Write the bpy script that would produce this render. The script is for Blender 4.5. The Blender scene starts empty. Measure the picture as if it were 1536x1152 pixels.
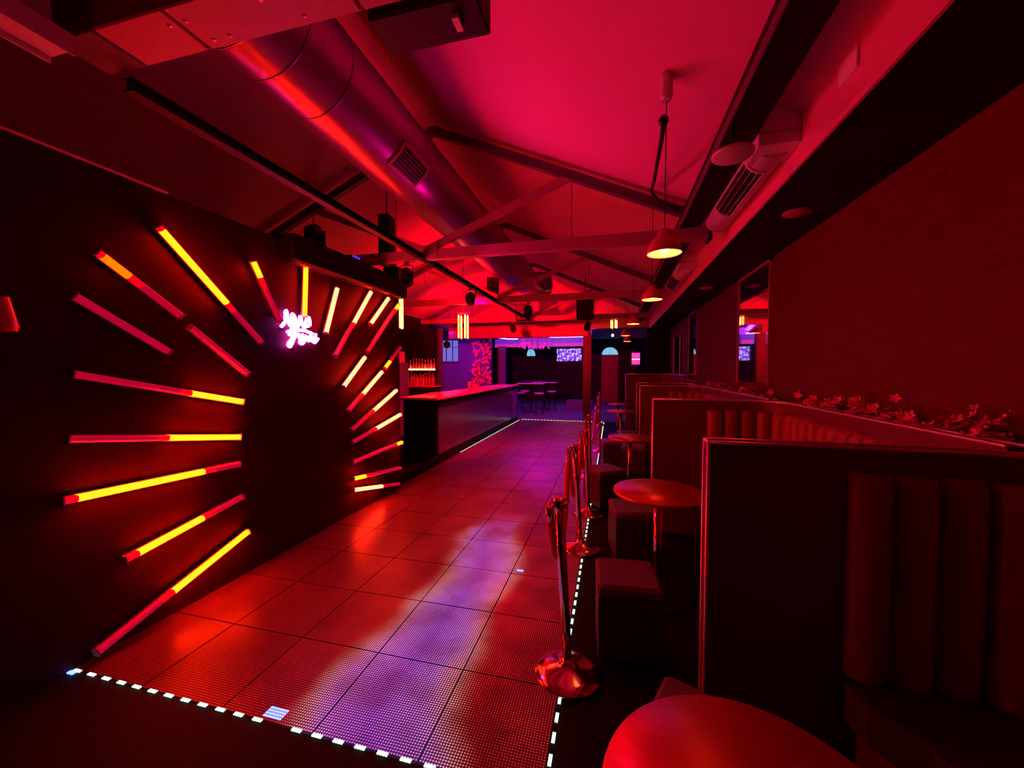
import bpy, math, random
from mathutils import Vector, Matrix
random.seed(7)
S = bpy.context.scene
COL = S.collection
PI = math.pi
R = math.radians

# ------------------------------------------------------------------ camera, world, exposure
cam_d = bpy.data.cameras.new('camera')
cam_d.lens = 590 / 1536 * 36
cam_d.sensor_width = 36
cam_d.clip_start = 0.02
cam = bpy.data.objects.new('camera', cam_d)
COL.objects.link(cam)
cam.location = (0, 0, 1.575)
cam.rotation_euler = (R(90 - 2.2), 0, R(14.3))
S.camera = cam
S.view_settings.view_transform = 'Standard'
S.view_settings.look = 'None'
S.view_settings.exposure = 0.0
S.view_settings.gamma = 1.0
S.view_settings.use_curve_mapping = False
world = bpy.data.worlds.new('world')
S.world = world
world.use_nodes = True
world.node_tree.nodes['Background'].inputs[0].default_value = (0.02, 0.001, 0.002, 1)
world.node_tree.nodes['Background'].inputs[1].default_value = 0.1

def spot(name, loc, aim, energy, color, size=60, blend=0.6, rad=0.05):
    d = bpy.data.lights.new(name, 'SPOT')
    d.energy = energy; d.color = color; d.spot_size = R(size); d.spot_blend = blend; d.shadow_soft_size = rad
    o = bpy.data.objects.new(name, d); COL.objects.link(o)
    o.location = loc
    o.rotation_euler = (Vector(aim) - Vector(loc)).to_track_quat('-Z', 'Y').to_euler()
    return o
def area(name, loc, aim, energy, color, sx, sy):
    d = bpy.data.lights.new(name, 'AREA')
    d.shape = 'RECTANGLE'; d.size = sx; d.size_y = sy; d.energy = energy; d.color = color
    o = bpy.data.objects.new(name, d); COL.objects.link(o)
    o.location = loc
    o.rotation_euler = (Vector(aim) - Vector(loc)).to_track_quat('-Z', 'Y').to_euler()
    return o
RED = (1, 0.0, 0.012)
VIO = (0.34, 0.02, 1)
MAG = (1, 0.0, 0.75)
# stage spots near the trusses (can bodies are built further down, apart from these)
spot('red_wash_rear', (-2.35, 6.75, 2.62), (-3.4, 11.9, 3.25), 1900, RED, 84, 0.7, 0.06)
spot('red_wash_roof', (-2.25, 6.6, 2.7), (-3.6, 7.4, 4.2), 170, RED, 150, 1, 0.06)
spot('magenta_bar_fill', (-2.5, 10.6, 2.6), (-3.2, 10.8, 1.08), 90, (1, 0, 0.6), 70, 0.9, 0.04)  # added without a fixture, turns the far bar top magenta
spot('red_wash_bar', (-2.3, 6.5, 2.62), (-3.2, 7.4, 1.0), 900, RED, 95, 0.9, 0.06)
spot('magenta_roof_fill', (-1.5, 4.0, 2.66), (0.0, 2.4, 3.5), 34, (1, 0.0, 0.3), 140, 1, 0.08)  # added spot with no can, adds magenta to the right roof slope
spot('magenta_beam_far', (-1.9, 9.6, 2.7), (-0.9, 7.4, 0), 560, (0.75, 0.0, 0.9), 46, 0.9, 0.03)
spot('red_floor_wash', (-1.95, 6.9, 2.7), (-1.9, 4.6, 0), 160, RED, 75, 0.9, 0.03)
# added red spot to brighten the cable tray, then the violet back room
spot('red_tray_fill', (-1.75, 4.0, 2.6), (-1.92, .8, 2.72), 90, RED, 14, 0.5, 0.03)
area('violet_room_light', (-2.6, 15.6, 2.9), (-2.6, 15.6, 0), 75, VIO, 5, 3)
area('violet_room_light_left', (-5.6, 12.6, 2.8), (-5.6, 12.6, 0), 30, (0.4, 0.02, 1), 1.2, 1.6)
spot('flower_pillar_light', (-5.0, 12.6, 2.75), (-4.8, 13.8, 1.9), 34, (1, 0.0, 0.6), 60, 0.8, 0.03)
area('violet_threshold', (-1.6, 12.6, 2.75), (-1.8, 11.2, 0), 34, (0.5, 0.02, 1), 2.2, 0.3)

# ------------------------------------------------------------------ materials
def mat(name, col, rough=0.6, metal=0.0, emis=None, estr=0.0, bump=0.0, bscale=20.0, var=0.0, coat=0.0, stretch=None, trans=0.0, spec=0.5):
    m = bpy.data.materials.new(name)
    m.use_nodes = True
    nt = m.node_tree; b = nt.nodes['Principled BSDF']
    b.inputs['Base Color'].default_value = (*col, 1)
    b.inputs['Roughness'].default_value = rough
    b.inputs['Metallic'].default_value = metal
    b.inputs['Specular IOR Level'].default_value = spec
    if coat: b.inputs['Coat Weight'].default_value = coat
    if trans: b.inputs['Transmission Weight'].default_value = trans
    if emis:
        b.inputs['Emission Color'].default_value = (*emis, 1)
        b.inputs['Emission Strength'].default_value = estr
    if bump or var:
        tc = nt.nodes.new('ShaderNodeTexCoord')
        nz = nt.nodes.new('ShaderNodeTexNoise')
        nz.inputs['Scale'].default_value = bscale
        nz.inputs['Detail'].default_value = 5
        src = tc.outputs['Object']
        if stretch:
            mp = nt.nodes.new('ShaderNodeMapping'); mp.inputs['Scale'].default_value = stretch
            nt.links.new(src, mp.inputs['Vector']); src = mp.outputs['Vector']
        nt.links.new(src, nz.inputs['Vector'])
        if bump:
            bp = nt.nodes.new('ShaderNodeBump'); bp.inputs['Strength'].default_value = bump
            bp.inputs['Distance'].default_value = 0.02
            nt.links.new(nz.outputs['Fac'], bp.inputs['Height']); nt.links.new(bp.outputs['Normal'], b.inputs['Normal'])
        if var:
            mx = nt.nodes.new('ShaderNodeMixRGB'); mx.inputs['Color1'].default_value = (*[c * (1 - var) for c in col], 1)
            mx.inputs['Color2'].default_value = (*[min(1, c * (1 + var)) for c in col], 1)
            nt.links.new(nz.outputs['Fac'], mx.inputs['Fac']); nt.links.new(mx.outputs['Color'], b.inputs['Base Color'])
    return m
def glow(name, rgb):
    mx = max(rgb)
    return mat(name, (0.02, 0.02, 0.02), 0.5, emis=[c / mx for c in rgb], estr=mx)

M = {}
M['roof'] = mat('pink_painted_board', (0.70, 0.20, 0.42), 0.75, bump=0.06, bscale=3, var=0.04)
M['bulk'] = mat('pink_bulkhead_paint', (0.82, 0.2, 0.35), 0.6, bump=0.05, bscale=6)
M['black'] = mat('black_paint', (0.012, 0.008, 0.009), 0.6, spec=0.2, bump=0.1, bscale=9)
M['sunwall'] = mat('black_satin_wall', (0.04, 0.001, 0.008), 0.55, spec=0.1, bump=0.08, bscale=7)
M['soffit'] = mat('dark_soffit_paint', (0.014, 0.008, 0.008), 0.7, spec=0.2, bump=0.1, bscale=5)
M['plaster'] = mat('dark_red_rough_plaster', (0.14, 0.006, 0.004), 0.8, spec=0.2, bump=0.5, bscale=5, var=0.3, stretch=(1, 1, 5))
M['steel'] = mat('dark_painted_steel', (0.10, 0.08, 0.08), 0.5, bump=0.06, bscale=30)
M['steel2'] = mat('grey_painted_steel', (0.40, 0.14, 0.18), 0.5, bump=0.06, bscale=30)
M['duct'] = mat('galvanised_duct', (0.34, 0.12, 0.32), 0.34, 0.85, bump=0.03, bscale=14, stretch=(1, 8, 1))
M['duct_white'] = mat('pale_duct_metal', (0.7, 0.68, 0.68), 0.45, 0.1)
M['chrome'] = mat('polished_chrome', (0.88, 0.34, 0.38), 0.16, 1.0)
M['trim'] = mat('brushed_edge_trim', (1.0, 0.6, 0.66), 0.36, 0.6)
M['rubber'] = mat('black_rubber', (0.02, 0.02, 0.02), 0.7)
M['velvet'] = mat('red_velvet', (0.75, 0.04, 0.04), 0.75, bump=0.2, bscale=60)
M['panel'] = mat('dark_laminate', (0.17, 0.014, 0.014), 0.42, bump=0.04, bscale=5)
M['vinyl'] = mat('oxblood_vinyl', (0.34, 0.02, 0.02), 0.34, bump=0.15, bscale=25)
M['table'] = mat('worn_table_top', (0.95, 0.05, 0.04), 0.3, 0.6, bump=0.03, bscale=12, var=0.3)
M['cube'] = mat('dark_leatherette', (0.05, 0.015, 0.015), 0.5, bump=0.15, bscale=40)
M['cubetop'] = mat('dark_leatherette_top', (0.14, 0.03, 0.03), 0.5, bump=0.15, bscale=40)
M['floor'] = mat('dark_club_floor', (0.008, 0.004, 0.004), 0.7, spec=0.12, bump=0.12, bscale=12, var=0.3)
M['floor_violet'] = mat('grey_vinyl_floor', (0.14, 0.12, 0.16), 0.6, bump=0.05, bscale=8)
M['violetwall'] = mat('violet_painted_wall', (0.12, 0.12, 0.3), 0.7, bump=0.05, bscale=8)
M['mirror'] = mat('mirror_glass', (0.86, 0.84, 0.84), 0.03, 1.0)
M['tinted'] = mat('smoked_mirror_panel', (0.42, 0.42, 0.42), 0.2, 0.9, bump=0.05, bscale=4)
M['bartop'] = mat('polished_bar_top', (0.75, 0.4, 0.4), 0.25, bump=0.03, bscale=6)
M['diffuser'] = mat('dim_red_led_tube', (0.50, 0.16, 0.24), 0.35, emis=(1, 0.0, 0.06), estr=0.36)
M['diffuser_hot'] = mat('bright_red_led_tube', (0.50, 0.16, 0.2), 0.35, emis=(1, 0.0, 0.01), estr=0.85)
M['channel'] = mat('aluminium_channel', (0.5, 0.4, 0.42), 0.4, 0.6)
M['tube'] = glow('tube_yellow_red', (76, 0.95, 0.02))
M['tube_hot'] = glow('tube_hot', (78, 1.5, 0.45))
M['tube_end'] = glow('tube_amber', (14, 0.24, 0.0))
M['pend'] = glow('warm_lantern_tube', (14, 2.2, 0.5))
M['pend_y'] = glow('yellow_lantern_tube', (12, 1.3, 0.2))
M['bulb'] = glow('pendant_bulb', (44, 8, 1.6))
M['shade'] = mat('red_enamel_shade', (0.75, 0.12, 0.1), 0.25, coat=0.4)
M['shade_in'] = mat('white_enamel_inside', (0.9, 0.9, 0.9), 0.5)
M['neon'] = glow('neon_pink_white', (17, 1.3, 14))
M['led'] = glow('led_white', (1.1, 1.45, 1.15))
M['led_blue'] = glow('led_blue_white', (0.45, 0.85, 5.0))
M['violet_strip'] = glow('violet_white_strip', (2.6, 1.2, 6.5))
M['violet_band'] = mat('violet_cove_paint', (0.6, 0.5, 0.7), 0.6)
M['warmstrip'] = glow('warm_shelf_strip', (6, 1.6, 0.7))
M['daylight'] = glow('window_daylight', (0.13, 0.16, 0.62))
M['daylight2'] = glow('arch_daylight', (0.22, 0.55, 0.85))
M['black_glass'] = mat('black_gloss', (0.01, 0.01, 0.012), 0.12)
M['leaf'] = mat('silk_leaf', (0.30, 0.16, 0.12), 0.7, var=0.4, bscale=12)
M['petal'] = mat('silk_petal', (0.95, 0.2, 0.26), 0.7)
M['glass'] = mat('glass', (0.9, 0.85, 0.85), 0.08, trans=0.6)
M['bottle'] = mat('bottle_glass', (0.5, 0.18, 0.14), 0.1, coat=0.3)
M['bottle2'] = mat('pale_bottle_glass', (0.7, 0.55, 0.5), 0.1, coat=0.3)
M['card'] = mat('pale_card', (0.8, 0.4, 0.4), 0.7)
M['drop'] = mat('glass_drops', (0.8, 0.6, 0.8), 0.2, emis=(1, 0.05, 0.9), estr=0.35)
M['picture'] = glow('lit_pink_frame', (1.6, 0.06, 0.55))
M['purple_lens'] = glow('purple_lens', (0.16, 0.02, 0.7))
M['patch'] = mat('pale_plate', (0.85, 0.8, 0.8), 0.5)

def led_tile_material():
    m = bpy.data.materials.new('led_floor_panel'); m.use_nodes = True
    nt = m.node_tree; b = nt.nodes['Principled BSDF']; L = nt.links.new
    tc = nt.nodes.new('ShaderNodeTexCoord')
    def vm(op, a, val=None):
        n = nt.nodes.new('ShaderNodeVectorMath'); n.operation = op
        L(a, n.inputs[0])
        if val is not None: n.inputs[1].default_value = val
        return n
    a = vm('MULTIPLY', tc.outputs['Object'], (80.8081, 80.8081, 0))
    a = vm('FRACTION', a.outputs[0]); a = vm('SUBTRACT', a.outputs[0], (0.5, 0.5, 0)); a = vm('MULTIPLY', a.outputs[0], (1, 1, 0))
    a = vm('LENGTH', a.outputs[0])
    r = nt.nodes.new('ShaderNodeMapRange')
    r.inputs['From Min'].default_value = 0.24; r.inputs['From Max'].default_value = 0.36
    r.inputs['To Min'].default_value = 1; r.inputs['To Max'].default_value = 0
    L(a.outputs['Value'], r.inputs['Value'])
    nz = nt.nodes.new('ShaderNodeTexNoise'); nz.inputs['Scale'].default_value = 3.2; nz.inputs['Detail'].default_value = 4
    L(tc.outputs['Object'], nz.inputs['Vector'])
    mx = nt.nodes.new('ShaderNodeMixRGB')
    mx.inputs['Color1'].default_value = (0.05, 0.006, 0.012, 1); mx.inputs['Color2'].default_value = (0.26, 0.09, 0.12, 1)
    L(r.outputs['Result'], mx.inputs['Fac']); L(mx.outputs['Color'], b.inputs['Base Color'])
    rr = nt.nodes.new('ShaderNodeMapRange'); rr.inputs['To Min'].default_value = 0.27; rr.inputs['To Max'].default_value = 0.42
    L(nz.outputs['Fac'], rr.inputs['Value']); L(rr.outputs['Result'], b.inputs['Roughness'])
    b.inputs['Specular IOR Level'].default_value = 0.2
    # what the panels display: a cloudy violet and white streak on dim red pixels
    def mr(src, a0, a1, b0, b1, smooth=True):
        n = nt.nodes.new('ShaderNodeMapRange')
        if smooth: n.interpolation_type = 'SMOOTHSTEP'
        n.inputs['From Min'].default_value = a0; n.inputs['From Max'].default_value = a1
        n.inputs['To Min'].default_value = b0; n.inputs['To Max'].default_value = b1
        L(src, n.inputs['Value']); return n.outputs['Result']
    def mth(op, x, y):
        n = nt.nodes.new('ShaderNodeMath'); n.operation = op
        for k, q in enumerate((x, y)):
            if q is None: continue
            if isinstance(q, (int, float)): n.inputs[k].default_value = q
            else: L(q, n.inputs[k])
        return n.outputs[0]
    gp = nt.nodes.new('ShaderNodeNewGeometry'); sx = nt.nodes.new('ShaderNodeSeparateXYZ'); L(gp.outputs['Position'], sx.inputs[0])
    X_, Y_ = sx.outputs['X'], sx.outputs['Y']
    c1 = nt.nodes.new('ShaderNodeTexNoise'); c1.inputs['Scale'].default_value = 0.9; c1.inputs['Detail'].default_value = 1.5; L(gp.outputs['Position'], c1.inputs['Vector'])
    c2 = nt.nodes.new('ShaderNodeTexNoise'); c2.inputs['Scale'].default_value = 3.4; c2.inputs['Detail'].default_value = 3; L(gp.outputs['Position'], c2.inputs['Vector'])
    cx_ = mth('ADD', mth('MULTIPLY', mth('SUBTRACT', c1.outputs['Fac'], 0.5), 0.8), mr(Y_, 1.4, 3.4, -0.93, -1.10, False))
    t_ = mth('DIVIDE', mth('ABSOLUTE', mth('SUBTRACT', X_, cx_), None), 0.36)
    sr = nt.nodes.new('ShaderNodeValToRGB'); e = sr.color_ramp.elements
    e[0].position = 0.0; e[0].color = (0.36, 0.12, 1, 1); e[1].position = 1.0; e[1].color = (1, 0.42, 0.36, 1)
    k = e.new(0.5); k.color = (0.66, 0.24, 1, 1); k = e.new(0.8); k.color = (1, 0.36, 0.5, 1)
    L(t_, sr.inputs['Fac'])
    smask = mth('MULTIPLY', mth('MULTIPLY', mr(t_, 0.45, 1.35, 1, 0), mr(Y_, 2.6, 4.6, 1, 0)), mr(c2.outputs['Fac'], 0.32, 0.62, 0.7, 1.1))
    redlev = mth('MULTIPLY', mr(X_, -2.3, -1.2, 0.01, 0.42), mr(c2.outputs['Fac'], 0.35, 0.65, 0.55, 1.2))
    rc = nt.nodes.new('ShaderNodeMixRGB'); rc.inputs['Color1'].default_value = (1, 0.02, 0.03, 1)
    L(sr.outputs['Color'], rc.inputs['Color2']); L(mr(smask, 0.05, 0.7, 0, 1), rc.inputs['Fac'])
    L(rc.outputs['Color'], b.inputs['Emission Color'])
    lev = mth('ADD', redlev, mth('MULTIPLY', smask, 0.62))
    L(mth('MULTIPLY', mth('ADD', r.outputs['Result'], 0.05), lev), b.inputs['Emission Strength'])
    return m
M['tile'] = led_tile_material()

def screen_material():
    m = bpy.data.materials.new('glitter_screen'); m.use_nodes = True
    nt = m.node_tree; b = nt.nodes['Principled BSDF']; L = nt.links.new
    tc = nt.nodes.new('ShaderNodeTexCoord')
    n1 = nt.nodes.new('ShaderNodeTexNoise'); n1.inputs['Scale'].default_value = 9; n1.inputs['Detail'].default_value = 8
    L(tc.outputs['Object'], n1.inputs['Vector'])
    cr = nt.nodes.new('ShaderNodeValToRGB')
    e = cr.color_ramp.elements
    e[0].position = 0.38; e[0].color = (0.02, 0.005, 0.2, 1); e[1].position = 0.68; e[1].color = (1, 0.75, 1, 1)
    k = cr.color_ramp.elements.new(0.52); k.color = (0.28, 0.1, 0.95, 1)
    L(n1.outputs['Fac'], cr.inputs['Fac']); L(cr.outputs['Color'], b.inputs['Emission Color'])
    b.inputs['Emission Strength'].default_value = 1.3; b.inputs['Base Color'].default_value = (0, 0, 0, 1)
    return m
M['screen'] = screen_material()

# ------------------------------------------------------------------ mesh builder
class MB:
    def __init__(s): s.v = []; s.f = []; s.sm = []
    def add(s, vs, fs, smooth=False, T=None):
        n = len(s.v)
        for p in vs: s.v.append(tuple(T @ Vector(p)) if T is not None else tuple(p))
        for f in fs: s.f.append([n + i for i in f]); s.sm.append(smooth)
        return s
    def box(s, x0, x1, y0, y1, z0, z1, T=None, bev=0.0):
        if bev <= 0:
            vs = [(x, y, z) for z in (z0, z1) for y in (y0, y1) for x in (x0, x1)]
            return s.add(vs, [(0, 2, 3, 1), (4, 5, 7, 6), (0, 1, 5, 4), (2, 6, 7, 3), (0, 4, 6, 2), (1, 3, 7, 5)], False, T)
        b = min(bev, (x1 - x0) / 2.01, (y1 - y0) / 2.01, (z1 - z0) / 2.01)
        lev = [(z0, b), (z0 + b, 0), (z1 - b, 0), (z1, b)]
        vs = []; 
        for z, i in lev:
            c = b if i == 0 else b * 1.6
            X0, X1, Y0, Y1 = x0 + i, x1 - i, y0 + i, y1 - i
            k = b * 0.7
            vs += [(X0 + k, Y0, z), (X1 - k, Y0, z), (X1, Y0 + k, z), (X1, Y1 - k, z), (X1 - k, Y1, z), (X0 + k, Y1, z), (X0, Y1 - k, z), (X0, Y0 + k, z)]
        fs = [tuple(range(7, -1, -1)), tuple(range(24, 32))]
        for l in range(3):
            for i in range(8):
                j = (i + 1) % 8
                fs.append((l * 8 + i, l * 8 + j, l * 8 + 8 + j, l * 8 + 8 + i))
        return s.add(vs, fs, False, T)
    def bar(s, p, q, w, h, up=(0, 0, 1)):
        p = Vector(p); q = Vector(q); d = (q - p); L = d.length; d.normalize()
        u = Vector(up); x = d.cross(u)
        if x.length < 1e-4: x = Vector((1, 0, 0))
        x.normalize(); u = x.cross(d).normalized()
        vs = []
        for c in (p, q):
            for a, b_ in ((-1, -1), (1, -1), (1, 1), (-1, 1)): vs.append(c + x * a * w / 2 + u * b_ * h / 2)
        return s.add(vs, [(3, 2, 1, 0), (4, 5, 6, 7), (0, 1, 5, 4), (1, 2, 6, 5), (2, 3, 7, 6), (3, 0, 4, 7)])
    def tube(s, pts, r, n=10, cap=True):
        pts = [Vector(p) for p in pts]; rr = r if isinstance(r, (list, tuple)) else [r] * len(pts)
        vs = []; fs = []
        prev = None
        for i, p in enumerate(pts):
            d = (pts[min(i + 1, len(pts) - 1)] - pts[max(i - 1, 0)])
            if d.length < 1e-9: d = Vector((0, 0, 1))
            d.normalize()
            if prev is None:
                a = d.orthogonal().normalized()
            else:
                a = (prev - d * prev.dot(d)).normalized()
            prev = a; b = d.cross(a)
            for k in range(n):
                t = 2 * PI * k / n
                vs.append(p + (a * math.cos(t) + b * math.sin(t)) * rr[i])
        for i in range(len(pts) - 1):
            for k in range(n):
                j = (k + 1) % n
                fs.append((i * n + k, i * n + j, (i + 1) * n + j, (i + 1) * n + k))
        s.add(vs, fs, True)
        if cap:
            m = len(s.v) - len(vs)
            s.f.append([m + k for k in range(n - 1, -1, -1)]); s.sm.append(False)
            m2 = m + (len(pts) - 1) * n
            s.f.append([m2 + k for k in range(n)]); s.sm.append(False)
        return s
    def lathe(s, prof, n=24, c=(0, 0, 0), T=None, smooth=True):
        vs = []; fs = []
        for r, z in prof:
            for k in range(n):
                t = 2 * PI * k / n
                vs.append((c[0] + r * math.cos(t), c[1] + r * math.sin(t), c[2] + z))
        for i in range(len(prof) - 1):
            for k in range(n):
                j = (k + 1) % n
                fs.append((i * n + k, i * n + j, (i + 1) * n + j, (i + 1) * n + k))
        return s.add(vs, fs, smooth, T)
    def prism(s, poly, z0, z1, T=None):
        n = len(poly)
        vs = [(x, y, z0) for x, y in poly] + [(x, y, z1) for x, y in poly]
        fs = [tuple(range(n - 1, -1, -1)), tuple(range(n, 2 * n))] + [(i, (i + 1) % n, n + (i + 1) % n, n + i) for i in range(n)]
        return s.add(vs, fs, False, T)
    def mesh(s, name, m):
        me = bpy.data.meshes.new(name)
        me.from_pydata([tuple(v) for v in s.v], [], s.f)
        me.polygons.foreach_set('use_smooth', s.sm)
        me.materials.append(M[m]); me.update()
        return me
    def build(s, name, m, parent=None, loc=None):
        o = bpy.data.objects.new(name, s.mesh(name, m)); COL.objects.link(o)
        if parent is not None: o.parent = parent
        if loc is not None: o.location = loc
        return o
def tag(o, label=None, cat=None, group=None, kind=None):
    if label: o['label'] = label
    if cat: o['category'] = cat
    if group: o['group'] = group
    if kind: o['kind'] = kind
    return o
def thing(name, label, cat, loc=(0, 0, 0), rz=0.0, group=None):
    o = bpy.data.objects.new(name, None); COL.objects.link(o)
    o.empty_display_size = 0.1
    o.location = loc; o.rotation_euler = (0, 0, rz)
    return tag(o, label, cat, group)
def struct(name, mb, m, parent=None):
    o = mb.build(name, m, parent)
    if parent is None: o['kind'] = 'structure'
    return o
def inst(name, me, parent=None, loc=(0, 0, 0), rot=(0, 0, 0)):
    o = bpy.data.objects.new(name, me); COL.objects.link(o)
    o.parent = parent; o.location = loc; o.rotation_euler = rot
    return o
def dup(root, loc, rz, label, group=None):
    r = root.copy(); COL.objects.link(r); r.location = loc; r.rotation_euler = (0, 0, rz); r['label'] = label
    if group: r['group'] = group
    for ch in list(root.children):
        c = ch.copy(); COL.objects.link(c); c.parent = r
        for g in ch.children:
            d = g.copy(); COL.objects.link(d); d.parent = c
    return r

# ------------------------------------------------------------------ the setting
RX, RZ = -1.95, 4.33            # roof ridge
XL, XR, XB = -5.1, 1.61, 1.04   # outer left wall, right wall, bulkhead
YN, YH = -2.2, 12.1             # wall behind the camera, header wall
def roofz(x): return RZ - 0.44 * abs(x - RX)

fl = MB().box(-7, 3, YN - .2, YH, -0.14, -0.03).box(-7, -2.86, YN, YH, -0.03, -0.004).box(-0.235, 3, YN, YH, -0.03, -0.004).box(-2.86, -0.235, YN, 1.37, -0.03, -0.004)
floor = struct('floor', fl, 'floor')
struct('floor_violet', MB().box(-7, 3, YH, 19.6, -0.14, -0.004), 'floor_violet')

def roof(x0, x1, name):
    z0, z1 = roofz(x0), roofz(x1)
    mb = MB()
    vs = [(x0, YN, z0), (x1, YN, z1), (x1, YH + .2, z1), (x0, YH + .2, z0), (x0, YN, z0 + .1), (x1, YN, z1 + .1), (x1, YH + .2, z1 + .1), (x0, YH + .2, z0 + .1)]
    mb.add(vs, [(0, 1, 2, 3), (7, 6, 5, 4), (0, 4, 5, 1), (1, 5, 6, 2), (2, 6, 7, 3), (3, 7, 4, 0)])
    return struct(name, mb, 'roof')
roof(XL - .1, RX, 'ceiling_left_slope')
roof(RX, XB + .06, 'ceiling_right_slope')
struct('ceiling_soffit', MB().box(XB, XR + .1, YN, YH, 2.74, 2.80), 'soffit')
struct('wall_bulkhead', MB().box(XB - .016, XB - .001, YN, YH, 2.738, 3.03), 'bulk')
struct('wall_right', MB().box(XR, XR + .1, YN, YH, -.02, 2.79), 'plaster')
struct('wall_left_outer', MB().box(XL - .1, XL, YN, 10.6, -.02, 3.05), 'black')
struct('wall_near', MB().box(XL, XR, YN - .1, YN, 0, 4.3), 'black')
# header wall: gable above two openings
g = MB()
def yface(mb, pts, y0, y1):
    n = len(pts)
    vs = [(x, y0, z) for x, z in pts] + [(x, y1, z) for x, z in pts]
    mb.add(vs, [tuple(range(n)), tuple(range(2 * n - 1, n - 1, -1))] + [(i, n + i, n + (i + 1) % n, (i + 1) % n) for i in range(n)])
    return mb
yface(g, [(XL - .1, 3.02), (XL - .1, roofz(XL - .1) + .05), (RX, RZ + .05), (XB + .06, roofz(XB + .06) + .05), (XR + .1, 3.0), (XR + .1, 2.92)], YH, YH + .12)
struct('wall_far_gable', g, 'roof')
hd = MB().box(XL - .1, -.72, YH - .1, YH + .12, 2.56, 2.97)
header = struct('trim_1', hd, 'steel2')
struct('trim_2', MB().box(-.72, XR, YH - .1, YH + .12, 2.78, 2.97), 'steel2')
struct('trim_3', MB().box(-.86, -.62, YH - .06, YH + .16, 0, 2.9), 'steel')
struct('wall_far_right', MB().box(.95, XR, YH - .02, YH + .1, 0, 2.78), 'black')

# sunburst wall
SW = -2.72
sw = struct('wall_left', MB().box(SW - .14, SW, 1.12, 4.66, -.02, 2.67).box(SW - .14, SW, YN, 1.12, -.02, 2.67), 'sunwall')
struct('trim_4', MB().box(SW - .15, SW + .012, YN, 1.9, 2.67, 2.682), 'trim')
pel = MB().box(SW - .12, SW + .13, 2.78, 4.66, 2.48, 2.72, bev=.02)
tag(pel.build('ceiling_pelmet', 'black'), 'black boxed pelmet running along the top of the sunburst wall', 'pelmet')

# ------------------------------------------------------------------ LED dance floor
X0L, Y0L, NX, NY, TS = -2.75, 1.375, 5, 21, 0.502
lf = thing('led_floor', 'long dotted glass LED dance floor edged by white lights', 'dance floor', (0, 0, 0))
MB().box(X0L - .03, X0L + NX * TS + .03, Y0L - .02, Y0L + NY * TS + .03, -.03, -.012).build('base_tray', 'rubber', lf)
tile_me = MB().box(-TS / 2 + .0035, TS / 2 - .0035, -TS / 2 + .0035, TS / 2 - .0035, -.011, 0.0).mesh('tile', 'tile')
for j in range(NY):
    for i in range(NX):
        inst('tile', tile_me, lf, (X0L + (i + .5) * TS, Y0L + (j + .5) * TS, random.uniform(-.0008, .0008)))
seg = MB()
for k in range(4):
    for r_ in (-.0068, .0008): seg.box(-.024 + k * .0125, -.024 + k * .0125 + .0095, r_, r_ + .0062, 0, .005)
seg_me = seg.mesh('edge_light', 'led')
XRl = X0L + NX * TS
n = 0
for k in range(24):
    if k == 12: continue
    inst('edge_light', seg_me, lf, (X0L + .06 + k * .1055, Y0L - .003, -.001))
YE = Y0L + NY * TS
for k in range(70):
    inst('edge_light', seg_me, lf, (XRl + .012, Y0L + .04 + k * .1, -.001), (0, 0, PI / 2))
st = MB()
for k in range(70, 105):
    st.box(XRl + .004, XRl + .02, Y0L + .01 + k * .1, Y0L + .065 + k * .1, -.002, .004)
for k in range(25): st.box(X0L + .03 + k * .1, X0L + .085 + k * .1, YE, YE + .014, -.002, .006)
tag(st.build('edge_light_row', 'led', lf), kind='stuff')
for k in range(49):
    inst('edge_light', seg_me, lf, (X0L - .02, 6.95 + k * .1, -.001), (0, 0, PI / 2))
pt = MB()
for a in range(8):
    for b in range(4): pt.box(-1.525 + a * .0125, -1.525 + a * .0125 + .009, 1.395 + b * .014, 1.395 + b * .014 + .009, 0, .002)
tag(pt.build('lit_pixel_patch', 'led_blue', lf), 'small block of blue white pixels lit at the near edge')
pt = MB()
for a in range(4):
    for b in range(2): pt.box(-.705 + a * .0125, -.705 + a * .0125 + .009, 2.925 + b * .014, 2.925 + b * .014 + .009, 0, .002)
tag(pt.build('lit_pixel_patch', 'led_blue', lf), 'tiny group of blue white pixels lit mid floor')
pt = MB().box(-2.72, -2.68, 1.345, 1.362, 0, .006)
tag(pt.build('lit_pixel_patch', 'led_blue', lf), 'blue white corner pixels beside the black wall')

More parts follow.
